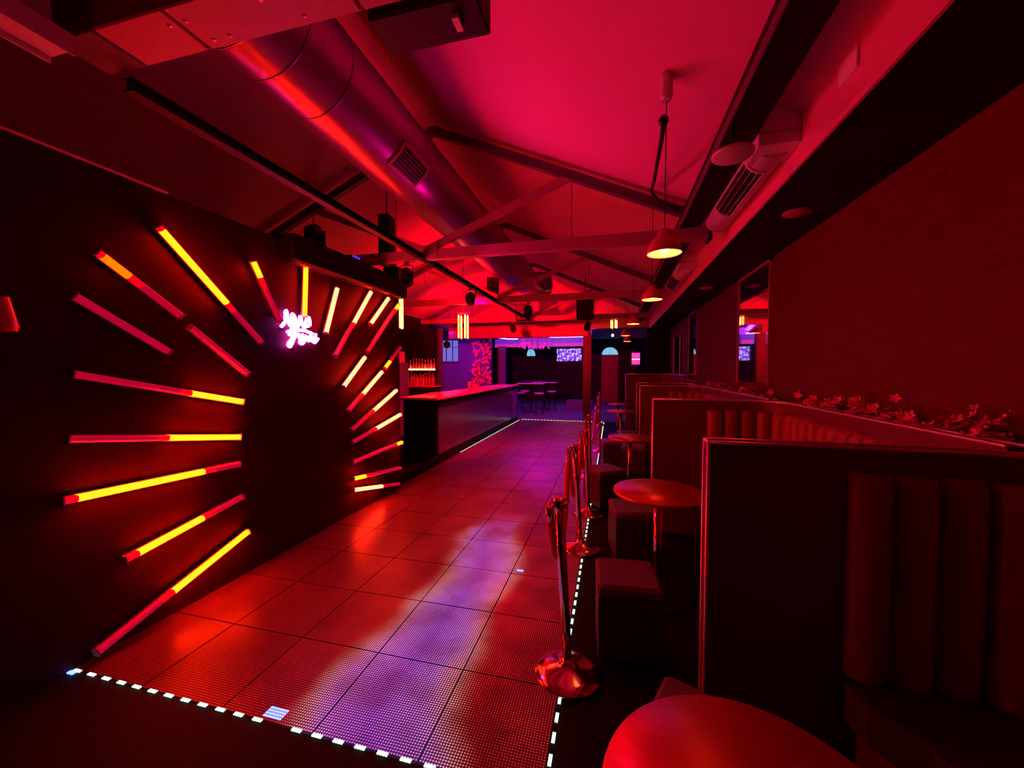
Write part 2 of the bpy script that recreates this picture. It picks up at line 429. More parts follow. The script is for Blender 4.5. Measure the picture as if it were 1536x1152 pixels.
# ------------------------------------------------------------------ sunburst light bars   (y, z) outer end -> inner end on the wall, lit span a..b
SB = [
 (1.41, 1.95, 1.85, 1.68, None, 'unlit pink light bar at far left, second above the level ones'),
 (1.51, 2.20, 1.93, 1.91, (.06, .34), 'light bar at upper left lit amber only at its outer end'),
 (1.81, 2.44, 2.52, 1.78, (.03, .60), 'longest upper light bar, yellow above and dark pink below'),
 (1.98, 1.85, 2.39, 1.54, None, 'short unlit light bar nearest the dark centre at upper left'),
 (2.46, 2.40, 2.70, 1.97, (.02, .26), 'steep light bar left of the neon, lit only at its top'),
 (3.00, 2.53, 2.97, 2.04, (.0, 1.), 'upright yellow light bar standing directly above the neon'),
 (3.41, 2.38, 3.24, 1.92, (.0, 1.), 'yellow light bar just right of the neon'),
 (3.98, 2.45, 3.37, 1.70, (.0, .52), 'upper right light bar with white hot top and pink tail'),
 (4.34, 2.44, 3.96, 2.08, (.0, .93), 'short fully lit light bar near the top right corner'),
 (4.58, 2.40, 3.90, 1.76, (.0, .12), 'long red light bar at right with only its tip lit'),
 (3.85, 1.705, 3.48, 1.39, (.0, .97), 'fully lit light bar closest to the dark centre at right'),
 (4.61, 1.85, 4.24, 1.58, (.68, .97), 'red light bar at right edge lit at its lower tip'),
 (4.18, 1.54, 3.55, 1.13, (.0, .60), 'right light bar lit white over its upper half, third diagonal'),
 (4.50, 1.30, 3.59, 0.92, (.0, .55), 'right light bar lit over its upper half, reaching the wall edge'),
 (4.59, 0.98, 3.60, 0.79, (.0, .55), 'shallow right light bar with lit outer half above the dim ones'),
 (4.62, 0.61, 3.60, 0.58, (.0, .13), 'nearly level right light bar lit only at its outer tip'),
 (4.58, 0.28, 3.61, 0.40, (.78, .99), 'second lowest right light bar lit at its inner tip'),
 (4.54, 0.08, 3.61, 0.28, (.42, 1.), 'lowest right light bar lit along its inner half'),
 (1.39, 1.55, 2.34, 1.33, (.61, 1.), 'left light bar sloping slightly down, lit at its inner end'),
 (1.36, 1.22, 2.31, 1.07, (.49, 1.), 'level left light bar with its inner half lit yellow'),
 (1.33, 0.91, 2.30, 0.87, (.06, .73), 'left light bar rising inwards, lit yellow over most of its outer part'),
 (1.58, 0.49, 2.32, 0.62, (.09, .60), 'lower left light bar lit yellow over its outer half'),
 (1.44, 0.05, 2.36, 0.34, (.42, 1.), 'lowest left light bar with its inner half lit yellow'),
]
hot = {7, 8, 10, 12, 13, 14, 17, 6}
for i, (ya, za, yb, zb, lit, lab) in enumerate(SB):
    L = math.hypot(yb - ya, zb - za); ang = math.atan2(zb - za, yb - ya)
    t = thing('light_bar', lab, 'light bar', (SW + .025, ya, za), 0, 'sunburst light bars on the black wall')
    # local frame: length along local Y after rotation about X
    t.rotation_euler = (ang, 0, 0)
    w = .021
    ch = MB().box(-.001, .012, 0, L, -w, w).box(.012, .016, 0, L, -w, -w + .003).box(.012, .016, 0, L, w - .003, w)
    ch.build('channel', 'channel', t)
    for e_ in (.12, .85): MB().box(-.025, -.001, L * e_, L * e_ + .03, -.01, .01).build('wall_bracket', 'black', t)
    def seg_(y0, y1, name, m, x1=.042):
        vs = []
        prof = [(.012, -w + .004), (.034, -w + .004), (x1, -w + .012), (x1, w - .012), (.034, w - .004), (.012, w - .004)]
        mb = MB(); n = len(prof)
        vs = [(x, y0, z) for x, z in prof] + [(x, y1, z) for x, z in prof]
        mb.add(vs, [tuple(range(n)), tuple(range(2 * n - 1, n - 1, -1))] + [(k, n + k, n + (k + 1) % n, (k + 1) % n) for k in range(n)])
        return mb.build(name, m, t)
    if lit is None:
        seg_(.01, L - .01, 'diffuser', 'diffuser')
    else:
        a, b = lit[0] * L, lit[1] * L
        a = max(a, .008); b = min(b, L - .008)
        hg = .075
        if a > .12:
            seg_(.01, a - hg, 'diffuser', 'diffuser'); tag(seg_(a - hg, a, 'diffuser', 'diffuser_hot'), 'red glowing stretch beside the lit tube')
        elif a > .02: seg_(.01, a, 'diffuser', 'diffuser_hot')
        if b < L - .04:
            e_ = min(b + hg, L - .01)
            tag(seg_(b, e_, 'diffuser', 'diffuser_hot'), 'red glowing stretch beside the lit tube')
            if e_ < L - .012: seg_(e_, L - .01, 'diffuser', 'diffuser')
        tag(seg_(a, b, 'lit_tube', 'tube_end' if i == 1 else ('tube_hot' if i in hot else 'tube')), 'glowing yellow stretch of tube')
    for e_ in (0, L): MB().box(-.001, .045, e_ - .004, e_ + .004, -w - .002, w + .002).build('end_cap', 'channel', t)

# neon sign: two lines of tangled handwriting
nt_ = thing('neon_sign', 'small tangled white and magenta neon handwriting on the black wall', 'neon sign', (SW + .03, 2.93, 1.91))
def scr(pts, name):
    c = []
    P = [Vector(p) for p in pts]
    for i in range(len(P) - 1):
        p0, p1, p2, p3 = P[max(i - 1, 0)], P[i], P[i + 1], P[min(i + 2, len(P) - 1)]
        for s in range(6):
            t = s / 6
            q = .5 * ((2 * p1) + (-p0 + p2) * t + (2 * p0 - 5 * p1 + 4 * p2 - p3) * t * t + (-p0 + 3 * p1 - 3 * p2 + p3) * t ** 3)
            c.append((random.uniform(0, .004), q.x, q.y))
    c.append((0, P[-1].x, P[-1].y))
    MB().tube(c, .0145, 8).build(name, 'neon', nt_)
scr([(-.20, .02), (-.16, .07), (-.15, .16), (-.12, .06), (-.09, .04), (-.08, .14), (-.04, .08), (-.07, .05), (-.03, .03), (0, .09), (.01, .13), (.03, .06), (.06, .04), (.08, .11), (.11, .13), (.12, .07), (.08, .05)], 'neon_stroke')
scr([(-.12, -.05), (-.09, .01), (-.06, -.01), (-.08, -.06), (-.13, -.12), (-.11, -.14), (-.06, -.06), (-.02, -.03), (0, -.07), (.03, -.03), (.05, -.08), (.02, -.11), (.0, -.09), (.07, -.04), (.1, -.08), (.13, -.03), (.15, -.08), (.18, -.06), (.19, -.01), (.17, -.09), (.22, -.05)], 'neon_stroke')
scr([(-.14, -.02), (-.06, .0), (.04, .01), (.1, .0), (.15, -.01)], 'neon_stroke')
MB().box(-.03, -.012, -.2, .2, -.004, .004).build('mount', 'black', nt_)

# ------------------------------------------------------------------ trusses
CH = 2.86
def truss(y, label, web=True):
    t = thing('roof_truss', label, 'roof truss', (0, y, 0), 0, 'steel roof trusses')
    m = 'steel2'
    MB().box(XL + .02, .86, -.045, .045, CH - .06, CH + .05).build('bottom_chord', m, t)
    z = lambda x: roofz(x) - .115
    MB().bar((XL + .05, 0, z(XL + .05)), (RX, 0, z(RX)), .07, .085).build('rafter', 'steel', t)
    MB().bar((RX, 0, z(RX)), (.75, 0, z(.75)), .07, .085).build('rafter', 'steel', t)
    MB().bar((-2.05, 0, CH + .05), (-.42, 0, z(-.42)), .06, .07).build('brace', m, t)
    MB().bar((-2.05, 0, CH + .05), (-3.55, 0, z(-3.55)), .06, .07).build('brace', m, t)
    MB().tube([(-.42, 0, CH + .04), (-.42, 0, z(-.42))], .007, 6).build('tie_rod', m, t)
    MB().tube([(-3.55, 0, CH + .04), (-3.55, 0, z(-3.55))], .007, 6).build('tie_rod', m, t)
    pl = MB().box(-2.2, -1.9, -.055, -.045, CH - .06, CH + .09)
    for k in range(4): pl.lathe([(0, .0), (.012, .0), (.012, .012), (0, .016)], 8, T=Matrix.Translation((-2.15 + k * .065, -.055, CH)) @ Matrix.Rotation(PI / 2, 4, 'X'))
    pl.build('gusset_plate', m, t)
    return t
truss(4.12, 'nearest open steel roof truss crossing the middle of the ceiling')
truss(7.07, 'second open steel roof truss, behind the near one')
truss(9.9, 'farthest steel roof truss, before the gable wall')
# long beam under the trusses
lb = thing('steel_beam', 'dark lengthwise steel beam joining the truss centres', 'beam', (-2.07, 0, 0))
MB().box(-.03, .03, 1.3, 9.9, CH - .07, CH - .062).box(-.03, .03, 1.3, 9.9, CH - .02, CH - .012).box(-.006, .006, 1.3, 9.9, CH - .062, CH - .02).build('beam', 'black', lb)
# black track box on the right
bb = thing('black_rail', 'wide black boxed beam running down the right side of the roof', 'beam', (0, 0, 0))
MB().box(.62, .80, YN, 11.9, 2.93, 3.05).build('beam', 'black', bb)
MB().box(.612, .62, YN, 11.9, 2.925, 2.985).build('edge_angle', 'steel', bb)
MB().box(.86, .885, 4.03, 4.2, CH - .08, CH + .07).build('end_plate', 'black', bb)
dl = thing('ceiling_disc', 'round pale disc under the black boxed beam', 'ceiling fitting', (.64, 2.48, 2.76))
MB().lathe([(0, 0), (.10, 0), (.107, .006), (.107, .02), (0, .02)], 32).build('disc', 'duct_white', dl)
MB().tube([(0, 0, .02), (0, 0, .175)], .012, 8).build('stem', 'black', dl)

# transverse metal-clad beam near the camera
cb = thing('clad_beam', 'metal clad beam crossing the roof close overhead at top left', 'beam', (0, 0, 0))
xs = [-2.15, -1.93, -1.58, -.88, -.36]
for k in range(4):
    MB().box(xs[k] + .004, xs[k + 1] - .004, 1.10, 1.29, 2.86, 3.05, bev=.006).build('cladding_panel', 'steel2' if k else 'steel', cb)
rv = MB()
for x in (-1.62, -1.54, -1.2, -.92, -.84):
    rv.lathe([(0, -.004), (.008, -.002), (.009, 0)], 8, (x, 1.16, 2.86)).lathe([(0, -.004), (.008, -.002), (.009, 0)], 8, (x + .1, 1.25, 2.86))
rv.build('rivets', 'trim', cb)
MB().box(-2.12, -.4, 1.13, 1.27, 2.88, 3.03).build('core', 'black', cb)
hs = thing('hanging_box', 'long black box hung from the roof beside the clad beam', 'box', (-.80, 1.67, 3.09))
MB().box(-.25, .25, -.11, .10, .0, .2, bev=.01).build('body', 'black', hs)
MB().tube([(-.2, 0, .2), (-.2, 0, roofz(-1.0) - 3.09)], .01, 6).tube([(.2, 0, .2), (.2, 0, roofz(-.6) - 3.09)], .01, 6).build('hanger', 'steel', hs)
MB().box(.12, .15, -.05, .02, -.022, .0).build('bracket', 'duct_white', hs)
ct = thing('cable_tray', 'red lit metal cable tray at the top left corner', 'cable tray', (-1.90, .3, 2.69))
MB().box(-.06, .06, 0, .70, 0, .006).build('base', 'duct_white', ct)
MB().box(-.066, -.06, 0, .70, -.02, .05).build('side_rail', 'duct_white', ct)
MB().box(.06, .066, 0, .70, -.02, .05).build('side_rail', 'duct_white', ct)
MB().tube([(-.03, .1, .006), (-.03, .1, 1.0)], .005, 6).build('hanger', 'steel', ct)
def wire(name, pts, r, m, label, cat, group=None):
    return tag(MB().tube(pts, r, 6).build(name, m), label, cat, group)
wire('cable', [(-1.75, .86, 3.05), (-1.72, 1.0, 3.0), (-1.69, 1.08, 2.97)], .006, 'trim', 'thin cable curving up beside the cable tray', 'cable')
wire('cable', [(-1.5, .8, 3.15), (-1.48, .95, 3.08), (-1.46, 1.08, 3.06)], .006, 'channel', 'short cable hanging behind the clad beam', 'cable')

# big round duct
du = thing('round_duct', 'large round metal duct running the length of the roof', 'duct', (-1.89, 0, 3.5))
DR = .315
mb = MB(); n = 40
ringsY = [1.33, 8.7]
mb.tube([(0, .9, 0), (0, 1.33, 0), (0, 5, 0), (0, 8.4, 0), (.02, 8.8, .0), (.12, 9.1, .02), (.35, 9.3, .08)], [DR] * 5 + [DR * .98, DR * .9], n)
mb.build('duct_shell', 'duct', du)
for y in (1.62, 1.85, 2.2, 3.3, 5.2, 6.4, 7.6, 8.3):
    MB().tube([(0, y - .006, 0), (0, y + .006, 0)], DR + .003, n, True).build('seam_ring', 'duct', du)
# louvre grille on its lower right flank
def duct_grille(parent, R_, ang0, ang1, y0, y1, slats, mname):
    fr = MB()
    def pt(a, y, r): return (r * math.cos(a), y, r * math.sin(a))
    for (ya, yb, aa, ab) in ((y0, y0 + .02, ang0, ang1), (y1 - .02, y1, ang0, ang1), (y0, y1, ang0, ang0 + .06), (y0, y1, ang1 - .06, ang1)):
        st = 6; vs = []; fs = []
        for k in range(st + 1):
            a = aa + (ab - aa) * k / st
            vs += [pt(a, ya, R_ + .0), pt(a, yb, R_ + .0), pt(a, yb, R_ + .014), pt(a, ya, R_ + .014)]
        for k in range(st):
            for q in range(4):
                fs.append((k * 4 + q, k * 4 + (q + 1) % 4, k * 4 + 4 + (q + 1) % 4, k * 4 + 4 + q))
        fs += [(0, 1, 2, 3), (st * 4 + 3, st * 4 + 2, st * 4 + 1, st * 4)]
        fr.add(vs, fs)
    f = fr.build('grille_frame', mname, parent)
    bk = MB(); st = 8; vs = []; fs = []
    for k in range(st + 1):
        a = ang0 + .05 + (ang1 - ang0 - .1) * k / st
        vs += [pt(a, y0 + .01, R_ + .003), pt(a, y1 - .01, R_ + .003)]
    for k in range(st): fs.append((k * 2, k * 2 + 1, k * 2 + 3, k * 2 + 2))
    bk.add(vs, fs); bk.build('grille_backing', 'black', parent)
    for k in range(slats):
        a = ang0 + (ang1 - ang0) * (k + 1) / (slats + 1)
        MB().bar(pt(a, y0 + .015, R_ + .009), pt(a, y1 - .015, R_ + .009), .003, .009, (math.cos(a), 0, math.sin(a))).build('grille_slat', mname, parent)
duct_grille(du, DR, R(-64), R(-24), 2.85, 3.28, 7, 'steel2')

# small duct with plenum boxes on the bulkhead
def side_duct(y0, y1, gy0, gy1, lab):
    t = thing('side_duct', lab, 'duct', (.925, 0, 2.94), 0, 'bulkhead ducts with grilles')
    MB().tube([(0, y0, 0), (0, y1, 0)], .108, 28).build('duct_shell', 'duct_white', t)
    duct_grille(t, .108, R(-165), R(-88), gy0, gy1, 3, 'duct_white')
    pb = MB().box(-.12, .098, y0 - .12, y0 + .12, -.08, .25, bev=.004)
    pb.build('plenum_box', 'duct_white', t)
    MB().box(-.121, .095, y0 - .121, y0 - .118, -.02, .0).build('box_seam', 'channel', t)
    MB().tube([(-.106, y0 + .2, .0), (-.118, y0 + .2, 0)], .008, 8).build('rivet', 'chrome', t)
    return t
side_duct(2.72, 4.02, 2.86, 3.62, 'nearer small round duct with slotted grille on the bulkhead')
side_duct(5.55, 6.98, 6.0, 6.75, 'farther small round duct with slotted grille on the bulkhead')
pp = MB().box(XB - .028, XB - .016, 2.07, 2.215, 2.885, 2.985, bev=.003)
tag(pp.build('wall_plate', 'patch'), 'small square pale plate on the red bulkhead', 'plate')

# ------------------------------------------------------------------ things hung in the roof
def lantern(x, y, z0, L, s, lab, rot, small=False):
    t = thing('tube_lantern', lab, 'hanging lamp', (x, y, z0), rot, 'hanging four tube lanterns')
    for k, (a, b) in enumerate(((-1, -1), (1, -1), (-1, 1), (1, 1))):
        c = (a * s, b * s)
        tb = MB().tube([(c[0], c[1], 0), (c[0], c[1], .02), (c[0], c[1], L - .02), (c[0], c[1], L)], [.009, .016, .016, .009], 12).build('light_tube', 'pend_y' if k == 0 else 'pend', t)
        MB().tube([(c[0], c[1], L), (c[0], c[1], L + .03)], .006, 6).build('tube_clip', 'channel', tb)
    MB().box(-s - .03, s + .03, -s - .03, s + .03, L + .03, L + .045).build('top_plate', 'shade', t)
    MB().tube([(0, 0, L + .045), (0, 0, roofz(x) - z0 - .004)], .006, 6).build('rod', 'steel', t)
    return t
lantern(-2.93, 4.98, 2.14, .5, .055, 'four tube lantern nearest, at the edge of the sunburst wall', .3)
lantern(-2.93, 7.5, 2.19, .47, .07, 'four tube lantern hanging over the bar counter', -.02)
lantern(.03, 11.3, 2.70, .22, .06, 'small tube lantern hanging before the gable at right', -.3)

def pendant(x, y, z, top, lab, first=None):
    t = thing('pendant_lamp', lab, 'pendant lamp', (x, y, z), 0, 'ribbed metal pendant lamps over the booths')
    prof = [(.101, 0), (.103, .004), (.098, .03), (.088, .06), (.072, .085), (.052, .1), (.044, .104), (.044, .125), (.03, .128), (.03, .145), (.012, .15), (.0, .15)]
    sh = MB(); n = 36; vs = []; fs = []
    for r_, z_ in prof:
        for k in range(n):
            a = 2 * PI * k / n
            rr = r_ * (1 + (.02 * math.cos(12 * a) if .03 < z_ < .1 else 0))
            vs.append((rr * math.cos(a), rr * math.sin(a), z_))
    for i in range(len(prof) - 1):
        for k in range(n):
            j = (k + 1) % n; fs.append((i * n + k, i * n + j, (i + 1) * n + j, (i + 1) * n + k))
    sh.add(vs, fs, True).build('lamp_shade', 'shade', t)
    MB().lathe([(.099, .002), (.094, .03), (.084, .058), (.068, .082), (.04, .096), (0, .098)], 36).build('shade_lining', 'shade_in', t)
    MB().lathe([(0, .008), (.02, .012), (.03, .03), (.028, .05), (.014, .07), (.012, .09), (0, .095)], 16).build('bulb', 'bulb', t)
    MB().tube([(0, 0, .15), (0, 0, top - z)], .0035, 6).build('cord', 'rubber', t)
    return t
ztop = lambda x: roofz(x) - .0
p1 = pendant(.30, 2.58, 2.275, ztop(.30), 'nearest and largest pendant lamp, over the first table')
MB().tube([(.0, .0, ztop(.3) - 2.275 - .0), (0, 0, ztop(.3) - 2.275 - .03), (0, 0, ztop(.3) - 2.275 - .13), (0, 0, ztop(.3) - 2.275 - .155)], [.034, .036, .036, .026], 20).build('canopy', 'duct_white', p1)
MB().lathe([(0, -.03), (.018, -.027), (.03, -.01), (.03, .01), (.018, .027), (0, .03)], 16, (-.015, 0, ztop(.3) - 2.275 - .27)).build('cord_grip', 'black_glass', p1)
pendant(.38, 4.22, 2.27, ztop(.38) , 'second pendant lamp from the front, just past the near truss')
pendant(.32, 6.7, 2.30, ztop(.32), 'third pendant lamp from the front, over the far booths')
pendant(.28, 9.35, 2.33, ztop(.28), 'fourth pendant lamp from the front, small and distant')
pendant(.38, 10.9, 2.30, ztop(.38), 'farthest pendant lamp, just below the fourth one')
wire('loose_cable', [(.287, 2.60, 3.05), (.288, 2.7, 3.03), (.30, 3.1, 3.06), (.32, 3.5, 3.13), (.335, 3.95, 3.235), (.42, 4.05, 3.17), (.60, 4.06, 3.09)], .014, 'rubber', 'twisted black cable swagged from the near pendant cord to the truss', 'cable')

def par_can(x, y, z, aim, lab, lens='black_glass'):
    t = thing('stage_light', lab, 'stage light', (x, y, z), 0, 'stage lights on the trusses')
    d = (Vector(aim) - Vector((x, y, z))).normalized()
    T = d.to_track_quat('Z', 'Y').to_matrix().to_4x4()
    MB().lathe([(0, -.12), (.05, -.12), (.07, -.08), (.075, .02), (.075, .1), (.07, .1), (.068, .03), (0, .03)], 20, T=T).build('body', 'black', t)
    MB().lathe([(0, .035), (.066, .032)], 20, T=T).build('lens', lens, t)
    MB().tube([(-.08, 0, 0), (-.082, 0, .12), (-.06, 0, .13), (.06, 0, .13), (.082, 0, .12), (.08, 0, 0)], .007, 6).build('yoke', 'steel', t)
    MB().box(-.02, .02, -.02, .02, .13, .165).build('clamp', 'steel', t)
    return t
par_can(-2.30, 4.12, 2.63, (-1.0, 2.0, 0), 'black stage light clamped under the near truss left of its centre')
par_can(-2.07, 5.6, 2.627, (-3.6, 9.6, 1.7), 'stage light hung on the lengthwise beam between trusses')
par_can(-1.5, 7.07, 2.63, (-1.1, 5, 0), 'stage light clamped under the second truss')
par_can(-2.5, 9.9, 2.63, (-1.1, 7.4, 0), 'stage light clamped under the farthest truss')
par_can(-.6, 9.9, 2.63, (-1.1, 7.4, 0), 'small stage light at the right of the farthest truss')

def speaker(x, y, z, w, d, h, rz, lab, hang=True):
    t = thing('loudspeaker', lab, 'loudspeaker', (x, y, z), rz, 'black loudspeakers hung in the roof')
    MB().box(-w / 2, w / 2, -d / 2, d / 2, 0, h, bev=.01).build('cabinet', 'black', t)
    MB().box(-w / 2 + .02, w / 2 - .02, -d / 2 - .006, -d / 2, .02, h - .02).build('front_grille', 'rubber', t)
    if hang: MB().tube([(0, 0, h), (0, 0, roofz(x) - z - .0)], .012, 8).build('hanger', 'steel', t)
    return t
speaker(-2.75, 4.45, 2.86, .14, .2, .62, .1, 'tall narrow black loudspeaker hung beside the duct')
speaker(-.62, 9.3, 2.72, .36, .3, .46, -.1, 'black loudspeaker hung right of centre by the far truss')
speaker(-2.3, 7.5, 3.02, .22, .22, .34, .2, 'black loudspeaker above the lengthwise beam past the near truss')
speaker(-2.15, 9.3, 2.74, .26, .22, .4, .2, 'black loudspeaker at the far end of the lengthwise beam')
# on the pelmet
mh = thing('moving_head', 'round black moving head light sitting on the pelmet', 'stage light', (SW + .02, 3.15, 2.72))
MB().box(-.07, .07, -.07, .07, 0, .045, bev=.01).build('base', 'black', mh)
for e_ in (-.08, .065): MB().box(-.05, .05, e_, e_ + .015, .045, .16).build('yoke_arm', 'black', mh)
MB().lathe([(0, -.075), (.03, -.07), (.055, -.05), (.07, -.015), (.07, .02), (.055, .05), (.03, .068), (0, .072)], 20, (0, 0, .13)).build('head', 'black_glass', mh)
pl = thing('wash_light', 'small flat light with purple lens on the pelmet', 'stage light', (SW + .06, 3.62, 2.72))
MB().box(-.05, .06, -.07, .07, 0, .03, bev=.005).build('body', 'black', pl)
MB().box(.06, .064, -.06, .06, .006, .028).build('lens', 'purple_lens', pl)
sp = speaker(SW + .09, 4.40, 2.72, .16, .2, .1, PI / 2, 'small black loudspeaker on the far end of the pelmet', False)

wl = thing('wall_lamp', 'red lit lamp shade at the far left edge of the photo', 'wall lamp', (SW + .13, 1.12, 1.76))
MB().lathe([(.03, .13), (.055, 0.0), (.05, -.02)], 20).build('lamp_shade', 'shade', wl)
MB().box(-.13, 0, -.01, .01, .10, .12).build('arm', 'black', wl)

# ------------------------------------------------------------------ bar
BX = -2.88
bar = thing('bar_counter', 'long bar counter with smoked mirror front and red lit top', 'bar counter', (0, 0, 0))
MB().box(-3.5, BX - .03, 6.12, 12.0, 0, 1.03).build('carcass', 'black', bar)
MB().box(-3.56, BX + .03, 6.06, 12.1, 1.045, 1.085, bev=.006).build('counter_top', 'bartop', bar)
MB().box(-3.5, BX - .03, 6.06, 12.1, 1.03, 1.045).build('sub_top', 'black', bar)
for k in range(4):
    y = 6.2 + k * 1.32
    MB().box(BX - .03, BX - .012, y + .004, y + 1.316, .1, .93).build('mirror_panel', 'tinted', bar)
MB().box(BX - .03, BX + .0, 6.14, 12.0, .93, 1.03).build('front_rail', 'black', bar)
MB().box(BX - .03, BX + .0, 6.14, 12.0, 0, .1).build('kick_board', 'black', bar)
MB().box(BX - .03, BX + .0, 6.12, 6.2, 0, 1.03).build('corner_post', 'black', bar)
MB().box(BX - .03, BX + .0, 11.5, 12.02, .1, .93).build('end_panel', 'violetwall', bar)
struct('baseboard_left', MB().box(-2.9, -2.84, 4.66, 6.12, 0, .09), 'black')
def small(mb, name, m, lab, cat, group=None): return tag(mb.build(name, m), lab, cat, group)
# things on the counter
tp = thing('beer_tap', 'chrome beer tap font standing on the bar', 'beer tap', (-3.35, 9.3, 1.085))
MB().tube([(0, 0, 0), (0, 0, .3), (.02, 0, .36), (.08, 0, .38), (.12, 0, .34), (.12, 0, .28)], .018, 12).build('font', 'chrome', tp)
MB().box(-.01, .01, -.01, .01, .36, .5).build('handle', 'shade', tp)
for k in range(6):
    g_ = MB().lathe([(0, 0), (.028, 0), (.036, .11), (.034, .11), (.026, .006), (0, .006)], 14, (-3.42 + .0 * k, 8.9 + .09 * k + .5, 1.085))
    small(g_, 'glass', 'glass', ['nearest', 'second', 'third', 'fourth', 'fifth', 'farthest'][k] + ' upturned glass in the row on the bar', 'glass', 'glasses on the bar')
g_ = MB().lathe([(0, 0), (.03, 0), (.042, .2), (.038, .2), (.026, .01), (0, .01)], 16, (-3.1, 8.3, 1.085))
small(g_, 'tumbler_stack', 'glass', 'tall violet lit glass alone on the bar front', 'glass')
bm_ = thing('bar_mat', 'crumpled pale cloth and till roll on the near end of the bar', 'cloth', (-3.42, 7.05, 1.085))
MB().box(-.05, .05, -.12, .12, 0, .02, bev=.008).build('cloth', 'card', bm_)
MB().lathe([(0, 0), (.02, 0), (.02, .03), (0, .03)], 12, (.02, .16, 0)).build('roll', 'patch', bm_)

# back bar
bk = thing('back_bar', 'back bar shelving with bottles and a warm light strip', 'shelving', (-4.72, 9.05, 0))
MB().box(-.42, .40, -.02, .36, 0, 1.12, bev=.01).build('cabinet', 'black', bk)
MB().box(-.44, .42, -.04, .38, 1.12, 1.15).build('worktop', 'bartop', bk)
MB().box(-.40, .38, .12, .34, 1.5, 1.525).build('shelf', 'black', bk)
MB().box(-.40, .38, .105, .118, 1.545, 1.58).build('light_strip', 'warmstrip', bk)
struct('wall_back_bar', MB().box(-5.2, -4.40, 9.45, 9.6, 0, 2.62), 'black')
struct('trim_5', MB().box(-4.40, -4.33, 9.4, 9.62, 0, 2.62), 'steel')
def bottle_me(name, s, m):
    return MB().lathe([(0, 0), (.032, 0), (.034, .01), (.034, .16 * s), (.028, .19 * s), (.012, .21 * s), (.011, .27 * s), (.014, .272 * s), (.014, .285 * s), (0, .285 * s)], 12).mesh(name, m)
bms = [bottle_me('bottle', 1, 'bottle'), bottle_me('bottle', .9, 'bottle2'), bottle_me('bottle', 1.1, 'bottle')]
cap_me = MB().lathe([(0, .0), (.016, 0), (.016, .03), (0, .03)], 10).mesh('cap', 'chrome')
for r_, (z, yy, nn) in enumerate(((1.15, 9.13, 9), (1.525, 9.24, 9), (1.15, 9.30, 8), (1.525, 9.33, 8))):
    for k in range(nn):
        i = random.randrange(3)
        o = inst('bottle', bms[i], None, (-5.07 + .083 * k + .04 * (r_ > 1), yy, z))
        tag(o, ['first', 'second', 'third', 'fourth', 'fifth', 'sixth', 'seventh', 'eighth', 'ninth'][k] + ' bottle from the left in the ' + ('front' if r_ < 2 else 'rear') + ' row ' + ('under' if z < 1.3 else 'above') + ' the light strip', 'bottle', 'bottles on the back bar ' + ('worktop' if z < 1.3 else 'shelf'))
        inst('cap', cap_me, o, (0, 0, (.285, .2565, .3135)[i]))
# tall bottle fridge and red box at left end, behind the sunburst wall edge
fr = thing('display_fridge', 'tall narrow display fridge at the wall end, red lit top', 'fridge', (-4.88, 8.35, 0))
MB().box(-.18, .14, -.2, .2, 0, 1.72, bev=.01).build('cabinet', 'violetwall', fr)
MB().box(-.17, .13, -.208, -.2, .1, 1.6).build('door', 'tinted', fr)
rb = small(MB().box(-5.04, -4.78, 8.2, 8.45, 1.72, 1.98, bev=.01), 'storage_box', 'shade', 'red storage box on top of the display fridge', 'box')

# ------------------------------------------------------------------ violet back room
struct('wall_far', MB().box(-7, 3, 19.5, 19.6, 0, 3.3), 'black')
struct('wall_far_left', MB().box(-7.0, -6.9, 10.6, 19.5, 0, 3.3), 'violetwall')
struct('wall_side_right', MB().box(1.61, 1.71, YH + .1, 19.5, 0, 3.3), 'black')
struct('wall_jog', MB().box(-7, XL, 10.5, 10.6, 0, 3.3), 'violetwall')
struct('ceiling_violet', MB().box(-7, 3, YH + .12, 19.6, 3.0, 3.1), 'violetwall')
wm = MB().box(-6.9, -6.42, 14, 14.1, 0, 3.0).box(-6.42, -5.66, 14, 14.1, 0, 1.86).box(-6.42, -5.66, 14, 14.1, 2.68, 3.0).box(-5.66, -4.95, 14, 14.1, 0, 3.0)
struct('wall_window', wm, 'violetwall')
w1 = MB().box(-6.42, -5.66, 14.06, 14.07, 1.86, 2.68)
win = struct('window_1', w1, 'daylight')
mu = MB()
for x in (-6.42, -6.18, -5.92, -5.68): mu.box(x - .015, x + .015, 14.02, 14.06, 1.86, 2.68)
for z in (1.86, 2.4, 2.67): mu.box(-6.42, -5.66, 14.02, 14.06, z - .012, z + .012)
mu.build('window_frame', 'violetwall', win)
MB().box(-6.46, -5.62, 13.95, 14.02, 1.82, 1.85).build('window_sill', 'violetwall', win)
rs = thing('round_lamp', 'round black globe lamp in front of the barred window', 'lamp', (-5.04, 11.5, 2.34))
MB().lathe([(0, -.12), (.06, -.1), (.11, -.04), (.11, .04), (.06, .1), (0, .12)], 20).build('globe', 'black', rs)
MB().tube([(0, 0, .06), (0, 0, .75)], .01, 8).build('rod', 'black', rs)
